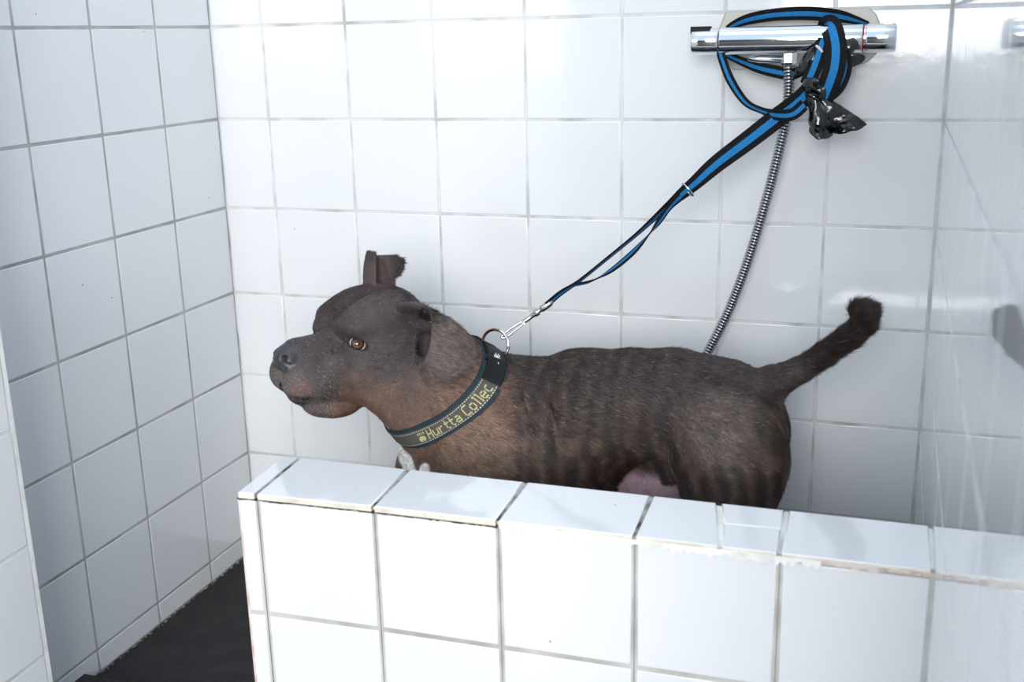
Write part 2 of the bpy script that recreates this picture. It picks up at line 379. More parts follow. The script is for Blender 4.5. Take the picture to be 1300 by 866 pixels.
def build_dog(fine=1.0):
    h=.0019*fine
    F=Field(grid([(.08,.42,h),(.42,.92,.0032*fine),(.92,1.03,.0022*fine)]),grid([(-.50,-.09,.0021*fine),(-.09,-.06,.004)]),
            grid([(-.01,.30,.006*fine),(.30,.67,h*1.05)]))
    def ball(u,v,Y,rp):
        c=W(u,v,Y);d=(c-CAM)@FW
        return c,rp*d/FPX
    def chain(L,k):
        B=[ball(*q) for q in L]
        for (a,ra),(b,rb) in zip(B[:-1],B[1:]): F.cone(a,ra,b,rb,k)
    # torso
    chain([(640,561,-.245,87),(669,550,-.24,93),(702,554,-.235,98),(745,527,-.235,82),(800,513,-.235,67),(855,512,-.235,66),(900,531,-.235,75),(930,546,-.235,70)],.015)
    # fore chest
    chain([(590,605,-.27,88),(650,590,-.25,92)],.03)
    # near shoulder muscle
    c=W(655,560,-.315);F.ell(c,(.055,.035,.085),k=.03)
    c=W(655,560,-.17);F.ell(c,(.055,.035,.085),k=.03)
    # loose skin folds over the shoulder
    F.cone(W(660,492,-.318),.001,W(664,535,-.350),.002,.013,'s');F.cone(W(664,535,-.350),.002,W(676,610,-.364),.002,.013,'s')
    F.cone(W(692,495,-.306),.001,W(703,540,-.336),.001,.010,'s');F.cone(W(703,540,-.336),.001,W(712,595,-.345),.001,.010,'s')
    # neck
    chain([(640,548,-.25,84),(600,520,-.27,71),(552,482,-.285,70)],.03)
    chain([(610,550,-.27,86),(573,531,-.28,67),(511,484,-.305,54)],.010)
    # rump and thighs
    for s,Y in ((0,-.292),(1,-.178)):
        dx=0
        c=W(928,575,-.292);c[1]=Y
        if s: c[0]-=.014
        F.ell(c,(.070,.042,.088),k=.025)
        kn=np.array([.828-.16*s,Y-.008*(1-2*s),.245+.015*s]);hip=c+[-.03*s,0,-.02]
        F.cone(hip,.066,kn,.046+.010*s,.03)
        hk=np.array([.925,Y,.135]);F.cone(kn,.042,hk,.021,.02)
        ft=np.array([.905,Y,.03]);F.cone(hk,.020,ft,.018,.012)
        F.cone(ft,.021,ft+[-.05,0,-.010],.019,.01)
        for q in (-.018,-.006,.006,.018): F.cone(ft+[-.045,q,-.008],.0115,ft+[-.078+abs(q)*.5,q*1.2,-.017],.010,.004)
    # fore legs
    for Y in (-.325,-.155):
        sh=np.array([.455,Y,.31]);el=np.array([.49,Y,.245]);wr=np.array([.475,Y,.09]);ft=np.array([.465,Y,.028])
        F.cone(sh,.058,el,.042,.03);F.cone(el,.037,wr,.024,.015);F.cone(wr,.024,ft,.021,.01);F.cone(ft,.023,ft+[-.04,0,-.007],.020,.01)
        for q in (-.021,-.007,.007,.021): F.cone(ft+[-.035,q,-.006],.012,ft+[-.066+abs(q)*.5,q*1.2,-.015],.010,.004)
    # tail
    chain([(950,503,-.235,30),(978,488,-.235,23)],.02)
    chain([(978,488,-.235,22),(1012,471,-.237,15.5),(1045,451,-.24,13.5),(1078,428,-.243,14),(1097,410,-.247,14)],.004)
    chain([(1097,410,-.247,14),(1099,397,-.25,14),(1090,394,-.262,13)],.004)
    # ---------------- head ----------------
    S=HS*.01
    def he(f,l,u,r,k=.01,op='u',tilt=0,yaw=0):
        t=np.radians(tilt);y=np.radians(yaw)
        a=HM[0]*np.cos(y)+HM[1]*np.sin(y);b=-HM[0]*np.sin(y)+HM[1]*np.cos(y)
        M=np.array([a*np.cos(t)+HM[2]*np.sin(t),b,-a*np.sin(t)+HM[2]*np.cos(t)])
        F.ell(H(f,l,u),np.array(r)*S,M,k,op)
    def hc(a,ra,b,rb,k=.008,op='u'): F.cone(H(*a),ra*S,H(*b),rb*S,k,op)
    he(-5.6,0,.9,(7.0,6.4,5.7),.02)
    he(-2.2,0,2.3,(3.6,4.6,2.9),.02)
    for s in (-1,1): he(-4.0,4.3*s,-4.0,(5.0,3.2,4.6),.02,yaw=-12*s)
    hc((-6,0,-5),5.0,(-1,0,-5.4),4.2,.02)
    he(2.2,0,-4.4,(5.2,3.8,3.6),.015)
    hc((1,0,-2.3),2.7,(6.6,0,-2.3),2.0,.012)
    for s in (-1,1):
        he(4.9,1.8*s,-5.2,(4.2,2.3,3.3),.010,tilt=-4);he(.6,3.0*s,-5.2,(3.6,2.0,3.0),.02)
        he(-.6,3.5*s if s<0 else 3.0,1.9,(2.3,1.5,1.0),.02)
        he(.6,3.6*s,-2.4,(2.6,1.1,1.2),.014)
    he(.9,-2.9,.2,(1.6,1.2,1.1),.015)
    hc((-1,0,-8.4),3.2,(2.6,0,-8.9),2.5,.015)
    he(4.9,0,-7.9,(2.3,2.0,1.7),.010)
    he(.9,1.6,-9.7,(2.8,2.0,1.5),.012);he(.9,-1.6,-9.7,(2.8,2.0,1.5),.012)
    hc((-5,0,7.4),.9,(1.7,0,3.3),1.2,.022,'s')
    # crease below the inner corner of each eye
    for s in (-1,1): hc((2.3,2.9*s,-.6),.15,(3.0,3.2*s,-3.6),.12,.007,'s')
    # mouth line
    for s in (-1,1):
        hc((8.2,.2*s,-6.6),.12,(7.2,2.3*s,-7.5),.14,.004,'s');hc((7.2,2.3*s,-7.5),.14,(4.2,3.6*s,-8.6),.10,.004,'s')
    # nose
    N=lambda a,b,c:(a-.75,b,c-.65)
    he(*N(8.6,0,-2.2),(1.6,2.0,1.75),.004)
    for s in (-1,1): he(*N(8.8,1.35*s,-2.35),(1.1,1.0,1.2),.003)
    for s in (-1,1): hc(N(10.4,1.25*s,-1.75),.52,N(9.0,1.3*s,-1.9),.40,.002,'s'); hc(N(10.1,1.6*s,-2.3),.22,N(8.9,2.5*s,-2.5),.17,.002,'s')
    hc(N(10.3,0,-2.6),.07,N(9.2,0,-5.4),.10,.003,'s')
    # eyes: lids round each eyeball and the almond opening
    for s in (-1,1):
        e=EYE(s);F.ell(e,np.array([1.48,1.48,1.48])*S,k=.008)
        A=EYEM(s)
        F.ell(e+A[0]*1.3*S,np.array([.95,1.50,.68])*S,A,.0025,'s')
    # ears
    def WP(L): return np.array([[W(*q) for q in r] for r in L])
    F.cone(W(534,402,-.305),.012,W(541,425,-.335),.013,.004,'s');F.cone(W(540,408,-.338),.013,W(537,456,-.362),.010,.004,'s');F.cone(W(542,412,-.315),.014,W(539,446,-.330),.012,.004,'s')
    P=bez_sheet(WP([[(548,398,-.388),(582,402,-.392),(609,447,-.365)],[(556,440,-.428),(580,452,-.432),(600,460,-.395)],[(534,468,-.418),(540,505,-.424),(578,474,-.410)]]),60,50)
    F.pts(P,.0028,.004)
    P=bez_sheet(WP([[(506,394,-.300),(528,398,-.298),(556,410,-.298)],[(508,390,-.330),(526,386,-.352),(546,392,-.360)],[(506,388,-.318),(530,381,-.365),(552,399,-.387)]]),40,50)
    F.pts(P,.0030,.005)
    c=W(541,428,-.36);F.ell(c,(.011,.020,.028),k=.004,op='s')
    P=bez_sheet(WP([[(463,366,-.252),(461,340,-.255),(467,320,-.258)],[(476,366,-.262),(476,340,-.264),(476,322,-.262)]]),14,24);F.pts(P,.0026,.004)
    P=bez_sheet(WP([[(474,366,-.240),(474,345,-.244),(472,325,-.250)],[(486,366,-.232),(488,340,-.236),(488,327,-.244)],[(500,366,-.240),(498,350,-.242),(503,326,-.250)]]),26,24);F.pts(P,.0026,.004)
    P=bez_sheet(WP([[(488,328,-.246),(500,327,-.25),(512,330,-.256)],[(492,340,-.250),(507,342,-.256),(511,342,-.262)],[(497,352,-.254),(502,352,-.258),(506,348,-.262)]]),16,16);F.pts(P,.0026,.004)
    return F
def EYE(s): return H(-.7,3.35*s,-.55)
def EYEM(s):
    v=.52*HM[0]+.80*s*HM[1]+.30*HM[2];v/=np.linalg.norm(v)
    t=-.80*HM[0]+.52*s*HM[1]-.28*HM[2];t-=v*(t@v);t/=np.linalg.norm(t)
    return np.array([v,t,np.cross(v,t)])
# ---------------- dog ----------------
def vnoise(P,scale,seed=0):
    P=np.asarray(P)*scale+seed*17.13;I=np.floor(P).astype(np.int64);f=P-I;f=f*f*(3-2*f);o=0
    def h(a,b,c):
        n=(a*73856093)^(b*19349663)^(c*83492791);n=(n^(n>>13))*1274126177;n=n^(n>>16);return (n&0xffff)/65535.
    for dx in (0,1):
        for dy in (0,1):
            for dz in (0,1):
                wgt=(f[:,0] if dx else 1-f[:,0])*(f[:,1] if dy else 1-f[:,1])*(f[:,2] if dz else 1-f[:,2])
                o=o+wgt*h(I[:,0]+dx,I[:,1]+dy,I[:,2]+dz)
    return o
def ss(a,b,x): t=np.clip((x-a)/(b-a),0,1);return t*t*(3-2*t)
def lc(r,g,b): return np.array(lin(r,g,b)[:3])
def headc(P): return ((P-HO)@HM.T)/(HS*.01)
def near_px(P,u,v,Y,r):   # soft ball round a measured spot on the body
    c=hit(u,v);d=np.linalg.norm(P-c,axis=1);return 1-ss(r*.6,r*1.3,d)
def coat(P,Nr):
    """colour of the coat where it grows, plus how much hair stands there and how shiny the skin is"""
    n=len(P);x,y,z=P.T
    hc=headc(P);inhead=1-ss(-10,-6.5,-hc[:,0]-1.5*0) if False else ss(-9.5,-5.5,hc[:,0])
    inhead=inhead*ss(.50,.42,x) if False else inhead*(1-ss(.40,.46,x))
    base=lc(59,47,43);dark=lc(30,23,21);tan=lc(138,110,92);grey=lc(84,78,80)
    C=np.tile(base,(n,1))
    def mix(m,c):
        nonlocal C
        m=np.clip(m,0,1)[:,None];C=C*(1-m)+c*m
    # brindle: irregular upright bands on ribs, loin and thigh
    wob=(vnoise(P,11,1)-.5)*3.2+(vnoise(P,34,2)-.5)*.8
    st=np.sin(x*215+wob*3.6+z*10)*(.35+1.1*vnoise(P*np.array([1,1,.35]),30,21))
    mix(ss(.05,.95,st)*.30*ss(.50,.62,x+vnoise(P,7,5)*.06),lc(122,98,84))
    mix(ss(.05,.95,-st)*.26,dark)
    mix((vnoise(P*np.array([1,1,.45]),95,31)>.5)*.22*vnoise(P,40,33),dark);mix(ss(.55,.8,vnoise(P*np.array([1,1,.4]),75,32))*.28,lc(128,102,88))
    # greyer along the back
    mix(ss(.43,.49,z)*.55*ss(.46,.56,x),lc(60,54,54))
    mix(ss(.60,.75,x)*(1-ss(.82,.86,x))*ss(.36,.42,z)*.15,grey)
    # haunch lighter streaks
    mix(near_px(P,905,540,-.33,.05)*.45,lc(126,112,104))
    # neck and shoulder: warm tan
    neck=near_px(P,575,505,-.36,.085)*(.6+.8*vnoise(P,50,44));mix(neck*.62,tan)
    mix(near_px(P,600,570,-.36,.06)*.5,lc(146,120,104));mix(near_px(P,535,535,-.37,.05)*.5,lc(112,86,72))
    # tail dark
    mix(ss(.905,.93,x)*.85,lc(50,36,33))
    # head
    H_=np.tile(lc(65,56,56),(n,1))
    def hmix(m,c):
        nonlocal H_
        m=np.clip(m,0,1)[:,None];H_=H_*(1-m)+c*m
    f,l,u=hc.T
    al=np.abs(l)
    hmix(ss(.4,.7,vnoise(P,60,3))*.35,lc(58,48,46))
    hmix(ss(1.5,4.5,u)*ss(1.5,3.5,al)*(1-ss(0,2,f))*.35,lc(92,84,86))
    hmix(ss(-2,-6,-0-u+0)*0,dark)
    jit=(vnoise(P,55,41)-.5)*2.6+(vnoise(P,200,42)-.5)*1.2
    hmix((1-ss(-7.5,-2.2,u+jit))*(1-ss(0,4.5,f+jit))*.75,lc(122,95,80))       # brown jaw and cheek
    hmix((1-ss(1.5,5.2,np.hypot(f+6,u+5)+jit*.6))*.4,lc(110,90,80))
    hmix(ss(1.6,3.0,u)*ss(.6,-.2,l)*ss(-7,-3,f)*.7,lc(46,33,30));hmix((1-ss(.3,1.3,np.abs(l-1.0)))*ss(2,3.5,u)*ss(-6,-2,f)*.35,lc(104,94,94))              # furrow shade and ridge highlight painted over the brow's own coat variation
    hmix(ss(3.0,6.2,f)*(1-ss(-7.5,-2.2,u))*.35,lc(140,130,124))                   # grizzled muzzle
    hmix((1-ss(.8,1.8,np.hypot(f-7.3,u+6.2)))*.6*(l>0),lc(122,90,90))                # pink upper lip
    hmix(ss(1.5,5.0,f)*(1-ss(-9.6,-7.4,u+jit*.3))*.15,lc(150,142,136))
    ed=np.minimum(np.linalg.norm(P-EYE(1),axis=1),np.linalg.norm(P-EYE(-1),axis=1))/(HS*.01)
    hmix(1-ss(1.40,1.85,ed),lc(18,14,14))
    hmix((1-ss(1.6,3.0,ed))*.35,lc(52,42,40))
    hmix((1-ss(.4,1.1,np.linalg.norm(hc-np.array([.6,3.6,2.1]),axis=1)))*.6,lc(40,30,30))
    hmix(ss(4.8,6.0,f)*(1-ss(-7.6,-6.9,u)),lc(44,38,40))                            # dark lower lip
    nose=((f>6.5)&(u>-4.6)&(np.linalg.norm((hc-np.array([8.0,0,-2.95]))/np.array([2.1,2.75,2.15]),axis=1)<1.0)).astype(float)
    hmix(nose,lc(60,59,63))
    mouth=1-ss(.15,.40,np.minimum(seg_d(hc,(8.2,.2,-6.6),(7.2,2.3,-7.5)),np.minimum(seg_d(hc,(7.2,2.3,-7.5),(4.2,3.6,-8.6)),np.minimum(seg_d(hc,(8.2,-.2,-6.6),(7.2,-2.3,-7.5)),seg_d(hc,(7.2,-2.3,-7.5),(4.2,-3.6,-8.6))))))
    hmix(mouth*.8,lc(40,30,32))
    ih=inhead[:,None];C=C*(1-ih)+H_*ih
    # near ear inside: shade of the hollow painted into the skin colour; ears grey-brown
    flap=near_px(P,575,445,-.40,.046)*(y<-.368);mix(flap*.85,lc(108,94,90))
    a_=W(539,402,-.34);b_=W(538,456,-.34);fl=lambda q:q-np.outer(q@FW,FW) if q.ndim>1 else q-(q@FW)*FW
    cav_shade=(seg_d(fl(P),fl(a_),fl(b_))<.0125).astype(float)*(y>-.390)*(y<-.28)
    mix(cav_shade*.95,lc(40,30,30))
    mix(near_px(P,484,345,-.245,.030),lc(88,74,72))
    # white blaze on the chest
    bl=(1-ss(.0095,.014,np.minimum(seg_d(P,hit(506,562),hit(516,585)),seg_d(P,hit(516,585),hit(532,625)))))
    bl=np.maximum(bl,1-ss(.003,.007,np.linalg.norm(P-hit(493,543),axis=1)))
    bl=np.maximum(bl,1-ss(.007,.011,seg_d(P,hit(538,596),hit(550,640))))
    mix(bl*(vnoise(P,160,8)*.4+.8),lc(225,222,216))
    # bare pink skin inside the far thigh and under the belly
    pink=(y>-.235)&(y<-.13)&(z<.335)&(x>.66)&(x<.87)&(Nr[:,1]<.15)
    pk=pink*ss(.335,.315,z);mix(pk*.95,lc(196,166,176));mix(pk*(vnoise(P,90,9)>.68)*.4,lc(140,112,118))
    hair=1-np.clip(nose+(ed<1.62)+mouth*.9+pk*.9+cav_shade*.8,0,1)
    rough=np.where(nose>0,.36,np.where(ed<1.6,.42,.62))
    return C,hair,rough,inhead
def seg_d(P,a,b):
    a=np.array(a,float);b=np.array(b,float);d=b-a;t=np.clip(((P-a)@d)/(d@d),0,1);return np.linalg.norm(P-a-t[:,None]*d,axis=1)
DF=build_dog(.85)
DV,DQ=DF.mesh()
# light smoothing
E_=np.concatenate([DQ[:,[0,1]],DQ[:,[1,2]],DQ[:,[2,3]],DQ[:,[3,0]]])
deg=np.bincount(E_.ravel(),minlength=len(DV)).astype(float)
for _ in range(2):
    S_=np.stack([np.bincount(E_[:,0],DV[E_[:,1],k],len(DV))+np.bincount(E_[:,1],DV[E_[:,0],k],len(DV)) for k in range(3)],1)/deg[:,None]
    DV=DV*.5+S_*.5
def normals(V,Q):
    n=np.cross(V[Q[:,2]]-V[Q[:,0]],V[Q[:,3]]-V[Q[:,1]]);o=np.stack([sum(np.bincount(Q[:,j],n[:,k],len(V)) for j in range(4)) for k in range(3)],1)
    return o/(np.linalg.norm(o,axis=1)[:,None]+1e-12)
DN=normals(DV,DQ)
bvh=BVHTree.FromPolygons([Vector(v) for v in DV],[tuple(map(int,q)) for q in DQ])
def hit(u,v):
    d=Vector(FW+RT*(u-650)/FPX-UP*(v-433)/FPX).normalized();h=bvh.ray_cast(Vector(CAM),d);return np.array(h[0] if h[0] is not None else W(u,v,-.28))
DOGC=np.array([.62,-.24,0.])
dog=empty('dog',tuple(DOGC),label='dark brown brindle dog standing behind the low tiled parapet, head turned towards us',category='dog')
me=bpy.data.meshes.new('body');me.vertices.add(len(DV));me.vertices.foreach_set('co',(DV-DOGC).astype(np.float32).ravel())
me.loops.add(len(DQ)*4);me.loops.foreach_set('vertex_index',DQ.ravel().astype(np.int32));me.polygons.add(len(DQ))
me.polygons.foreach_set('loop_start',np.arange(len(DQ),dtype=np.int32)*4);me.polygons.foreach_set('use_smooth',[True]*len(DQ));me.update(calc_edges=True)
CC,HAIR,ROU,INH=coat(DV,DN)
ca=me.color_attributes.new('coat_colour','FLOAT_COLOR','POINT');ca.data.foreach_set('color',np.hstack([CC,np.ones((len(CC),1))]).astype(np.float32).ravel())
ra=me.attributes.new('skin_gloss','FLOAT','POINT');ra.data.foreach_set('value',ROU.astype(np.float32))
M_skin=mat('dog_coat_and_skin',(.08,.06,.05,1),.6);nt=M_skin.node_tree;b=nt.nodes['Principled BSDF']
a=N(nt,'ShaderNodeAttribute',attribute_name='coat_colour');nt.links.new(a.outputs['Color'],b.inputs['Base Color'])
a=N(nt,'ShaderNodeAttribute',attribute_name='skin_gloss');nt.links.new(a.outputs['Fac'],b.inputs['Roughness'])
tcn=N(nt,'ShaderNodeNewGeometry');n1=N(nt,'ShaderNodeTexNoise');n1.inputs['Scale'].default_value=700;nt.links.new(tcn.outputs['Position'],n1.inputs['Vector'])
bp=N(nt,'ShaderNodeBump');bp.inputs['Strength'].default_value=.5;bp.inputs['Distance'].default_value=.0008;nt.links.new(n1.outputs['Fac'],bp.inputs['Height']);nt.links.new(bp.outputs[0],b.inputs['Normal'])
body=link('body',me,[M_skin]);body.parent=dog
# short coat: single hairs lying along the body
def hair_coat():
    A,B,C,D=[DV[DQ[:,k]] for k in range(4)]
    ar=np.linalg.norm(np.cross(C-A,D-B),axis=1)*.5
    ctr=(A+B+C+D)/4;px=PX(ctr);nn=DN[DQ[:,0]]
    vis=((nn@-FW)>-.35)|(ctr[:,2]<0)
    seen=(ctr[:,2]>.24)&vis
    dens=np.where(seen,1.0,.04)*np.clip(HAIR[DQ[:,0]],.0,1)
    ih=INH[DQ[:,0]];dens*=1+.5*ih
    pr=ar*dens;NH=HAIRS
    idx=rng.choice(len(DQ),NH,p=pr/pr.sum());u_=rng.random((NH,1));v_=rng.random((NH,1))
    P=(A[idx]*(1-u_)+B[idx]*u_)*(1-v_)+(D[idx]*(1-u_)+C[idx]*u_)*v_
    n=DN[DQ[idx,0]];hd=headc(P);ih=INH[DQ[idx,0]][:,None];x,y,z=P.T
    flow=np.tile(np.array([1.,0,-.35]),(NH,1));
    flow[:,2]-=ss(.45,.30,z)*.0+.9*(1-ss(.22,.42,z))
    hf=-HM[0][None]*1.0-HM[2][None]*.25
    flow=flow*(1-ih)+hf*ih
    tail=ss(.90,.93,x)[:,None];flow=flow*(1-tail)+np.array([.85,0,.5])*tail
    sw=np.stack([vnoise(P,20,11)-.5,vnoise(P,20,12)-.5,vnoise(P,20,13)-.5],1);flow=flow+sw*.5
    flow-=n*(flow*n).sum(1)[:,None];flow/=np.linalg.norm(flow,axis=1)[:,None]+1e-9
    flow+=rng.normal(0,.16,(NH,3))
    muz=(ss(1.5,4.5,hd[:,0])*INH[DQ[idx,0]])
    L=.0075*(1-.52*ih[:,0])*(1-.35*near_px(P,484,345,0,.035))*(1-.35*muz)*(1+.5*tail[:,0])*rng.uniform(.6,1.25,NH)
    lift=.20+.25*tail[:,0]+rng.random(NH)*.14
    pts=[]
    for t in (0,.5,1.0):
        pts.append(P-n*.0004+flow*(L*t)[:,None]*np.cos(lift)[:,None]+n*(L*t*np.sin(lift)*(1-.35*t))[:,None])
    pts=np.stack(pts,1)-DOGC
    col,_,_,_=coat(P,n)
    br=np.exp(rng.normal(0,.45,NH)+(vnoise(P,130,51)-.5)*.9+(vnoise(P,330,52)-.5)*.7)[:,None];col=col*br*1.0
    # white guard hairs on chin and muzzle
    wh=(rng.random(NH)<(.22*muz*(hd[:,2]<-4)+.10*muz+.003))
    col[wh]=lc(200,194,188)*rng.uniform(.6,1,(wh.sum(),1))
    cu=bpy.data.hair_curves.new('short_coat');cu.add_curves([3]*NH)
    cu.attributes['position'].data.foreach_set('vector',pts.astype(np.float32).ravel())
    r=cu.attributes.get('radius') or cu.attributes.new('radius','FLOAT','POINT')
    rr=np.tile(np.array([.00017,.00013,.00004]),(NH,1));r.data.foreach_set('value',rr.astype(np.float32).ravel())
    c=cu.attributes.new('hair_colour','FLOAT_COLOR','CURVE');c.data.foreach_set('color',np.hstack([col,np.ones((NH,1))]).astype(np.float32).ravel())
    m=mat('dog_hair',(.08,.06,.05,1),.36);nt=m.node_tree;b=nt.nodes['Principled BSDF'];b.inputs['Specular IOR Level'].default_value=.45
    a=N(nt,'ShaderNodeAttribute',attribute_name='hair_colour');nt.links.new(a.outputs['Color'],b.inputs['Base Color'])
    cu.materials.append(m)
    o=bpy.data.objects.new('short_coat',cu);SC.collection.objects.link(o);o.parent=dog;o['kind']='stuff';return o
HAIRS=330000
hair_coat()
# eyes
def eye_mat():
    m=mat('amber_eye',(.1,.04,.02,1),.06,Coat_Weight=1.0,Coat_Roughness=.02);nt=m.node_tree;b=nt.nodes['Principled BSDF']
    t=N(nt,'ShaderNodeTexCoord');s=N(nt,'ShaderNodeSeparateXYZ');nt.links.new(t.outputs['Object'],s.inputs[0])
    r=N(nt,'ShaderNodeMapRange');r.inputs[1].default_value=-.0145;r.inputs[2].default_value=.0145;nt.links.new(s.outputs['Z'],r.inputs[0])
    q=N(nt,'ShaderNodeValToRGB');e=q.color_ramp;e.elements[0].position=0;e.elements[0].color=lin(225,215,210);e.elements[1].position=1;e.elements[1].color=(.002,.002,.002,1)
    for p,c in ((.80,lin(214,202,198)),(.825,lin(24,14,12)),(.86,lin(70,36,20)),(.92,lin(112,70,44)),(.950,lin(66,34,18)),(.956,(.002,.002,.002,1))):
        k=e.elements.new(p);k.color=c
    nt.links.new(r.outputs[0],q.inputs[0]);nt.links.new(q.outputs[0],b.inputs['Base Color']);return m
M_eye=eye_mat()
ER=1.24*HS*.01
for s_ in (1,-1):
    bm=bmesh.new();bmesh.ops.create_uvsphere(bm,u_segments=48,v_segments=32,radius=ER)
    for v in bm.verts:
        k=v.co.z/ER
        if k>.80: v.co*=1+.06*((k-.80)/.2)
    me=bpy.data.meshes.new('eye');bm.to_mesh(me);bm.free()
    o=link('eye',me,[M_eye],smooth=True);o.parent=dog
    look=EYEM(s_)[0]*.93-EYEM(s_)[1]*.10+np.array([.22,-.2,.10]);z_=Vector(look).normalized();x_=Vector((0,0,1)).cross(z_).normalized();y_=z_.cross(x_)
    c=EYE(s_)-DOGC+EYEM(s_)[0]*.0018
    o.matrix_local=Matrix(((x_.x,y_.x,z_.x,c[0]),(x_.y,y_.y,z_.y,c[1]),(x_.z,y_.z,z_.z,c[2]),(0,0,0,1)))
# ---------------- collar ----------------
p1,p2,p3=W(616,442,-.255),hit(587,522),W(502,553,-.335)
nc=np.cross(p2-p1,p3-p1);nc/=np.linalg.norm(nc)
if nc[0]>0: nc=-nc            # points towards the head
cc=(W(616,442,-.255)+W(503,552,-.33))/2;cc+=np.array([0,.0,0]);cc[1]=-.275;cc-=nc*((cc-p2)@nc)
e1=p1-cc;e1-=nc*(e1@nc);e1/=np.linalg.norm(e1);e2=np.cross(nc,e1)
if e2[1]>0: e2=-e2            # e2 towards the camera side
NA=180;TH=np.linspace(0,2*np.pi,NA,endpoint=False);BW=.0125
def ringr(off):
    R_=[]
    for t in TH:
        d=e1*np.cos(t)+e2*np.sin(t);o=cc+nc*off
        h=bvh.ray_cast(Vector(o),Vector(d),.22)
        R_.append(np.linalg.norm(np.array(h[0])-o) if h[0] is not None else .085)
    R_=np.minimum(np.array(R_),.125)
    Fq=np.fft.rfft(R_);Fq[7:]=0;return np.fft.irfft(Fq,NA)
offs=np.array([-.0165,-.008,0,.008,.0165]);RR=np.array([ringr(o) for o in offs])
def collar_pt(th,off,h):
    th=np.asarray(th)%(2*np.pi);k=th/(2*np.pi)*NA
    rr=np.array([np.interp(k,np.arange(NA+1),np.append(R_,R_[0])) for R_ in RR])
    off_=np.broadcast_to(off,th.shape);
    r=np.array([np.interp(o,offs,rr[:,i]) for i,o in enumerate(off_)]) if rr.ndim>1 else np.interp(off,offs,rr)
    d=np.outer(np.cos(th),e1)+np.outer(np.sin(th),e2)
    return cc+d*(r+h)[:,None]+np.outer(off_,nc)
def band(w0,w1,h0,h1,t0=0,t1=2*np.pi,n=180,closed=True,nw=5):
    """strap wrapped round the neck; w along the neck, h above the coat"""
    ths=np.linspace(t0,t1,n,endpoint=not closed);prof=[(w,h1) for w in np.linspace(w0,w1,nw)]+[(w1,h0),(w0,h0)]
    V=np.concatenate([collar_pt(ths,w,h) for w,h in prof]).reshape(len(prof),n,3).transpose(1,0,2);m=len(prof);F=[]
    for i in range(n if closed else n-1):
        for k in range(m): j=(i+1)%n;F.append((i*m+k,i*m+(k+1)%m,j*m+(k+1)%m,j*m+k))
    if not closed: F+= [tuple(range(m))[::-1],tuple((n-1)*m+k for k in range(m))]
    return V.reshape(-1,3),F
col=empty('dog_collar',tuple(cc),label='dark teal fabric collar with woven yellow lettering around the dog\'s neck',category='collar')
M_teal=mat('dark_teal_neoprene',lin(22,52,62),.8);noise_col(M_teal,lin(14,34,42),lin(28,54,62),500,.3,.7,bump=.3,bscale=900,bdist=.0005)
M_web=mat('grey_brown_webbing',lin(92,88,78),.8);noise_col(M_web,lin(66,63,56),lin(94,90,80),700,.3,.7,bump=.4,bscale=1100,bdist=.0005)
M_yel=mat('woven_yellow_thread',lin(184,178,134),.8);M_stitch=mat('pale_stitching',lin(205,208,205),.5)
M_blackweb=mat('black_webbing',lin(24,23,25),.85,Specular_IOR_Level=.25);noise_col(M_blackweb,lin(12,11,12),lin(28,27,29),500,.3,.7,bump=.5,bscale=900,bdist=.0006)
M_blackpl=mat('black_plastic',lin(10,10,12),.55,Specular_IOR_Level=.3)
def cm(name,VF,mats,bev=0,sm=True,**k):
    mb=MB();mb.add(*VF);o=mb.build(name,mats,smooth=sm,bevel=bev,angle=50,**k);return under(o,col)
cm('strap',band(-.0138,.0138,.0005,.0032),[M_teal])
cm('webbing',band(-.0094,.0094,.0030,.0046),[M_web])
# stitching dashes
mb=MB()
for w_ in (-.0080,.0080):
    k=0
    for t in np.arange(0,2*np.pi,.0022/.09*1.6):
        th=np.array([t,t+.0016/.09*1.2]);q=np.concatenate([collar_pt(th,w_-.0004,.0050),collar_pt(th,w_+.0004,.0050)[::-1]]);mb.add(q,[(0,1,2,3),(3,2,1,0)])
under(mb.build('stitching',[M_stitch],label='pale dashed stitching along both edges',kind='stuff'),col)
# where pixels fall on the ring
def ang(u,v):
    p=hit(u,v)-cc;return math.atan2(p@e2,p@e1)%(2*math.pi)
aT,aB=ang(612,500),ang(536,556)
GLY={'H':["10001","10001","10001","11111","10001","10001","10001"],'u':["00000","00000","10001","10001","10001","10011","01101"],
'r':["00000","00000","1011","1100","1000","1000","1000"],'t':["0100","0100","1111","0100","0100","0100","0011"],
'a':["00000","00000","01110","00001","01111","10001","01111"],'C':["01111","10000","10000","10000","10000","10000","01111"],
'o':["00000","00000","01110","10001","10001","10001","01110"],'l':["11","01","01","01","01","01","01"],'e':["00000","00000","01110","10001","11111","10000","01110"],
'c':["0000","0000","0111","1000","1000","1000","0111"],' ':["00"]*7}
word="Hurtta Collec"
cols=sum(len(GLY[c][0])+1 for c in word)
a0,a1=ang(545,551),ang(619,489);da=(a1-a0)/cols
def glyphs(word,a0,da,ch,h):
    mb=MB();x=0
    for c in word:
        g=GLY[c]
        for r_,row in enumerate(g):
            for q,b_ in enumerate(row):
                if b_=='1':
                    t0,t1=a0+(x+q)*da,a0+(x+q+1.0)*da;w1=(3.5-r_)*ch;w0=w1-ch
                    Q=np.array([collar_pt(np.array([t]),w,h)[0] for t,w in ((t0,w0),(t1,w0),(t1,w1),(t0,w1))]);mb.add(Q,[(0,1,2,3),(3,2,1,0)])
        x+=len(g[0])+1
    return mb
under(glyphs(word,a0,da,.00180,.0052).build('lettering',[M_yel],label='woven yellow letters on the collar'),col)
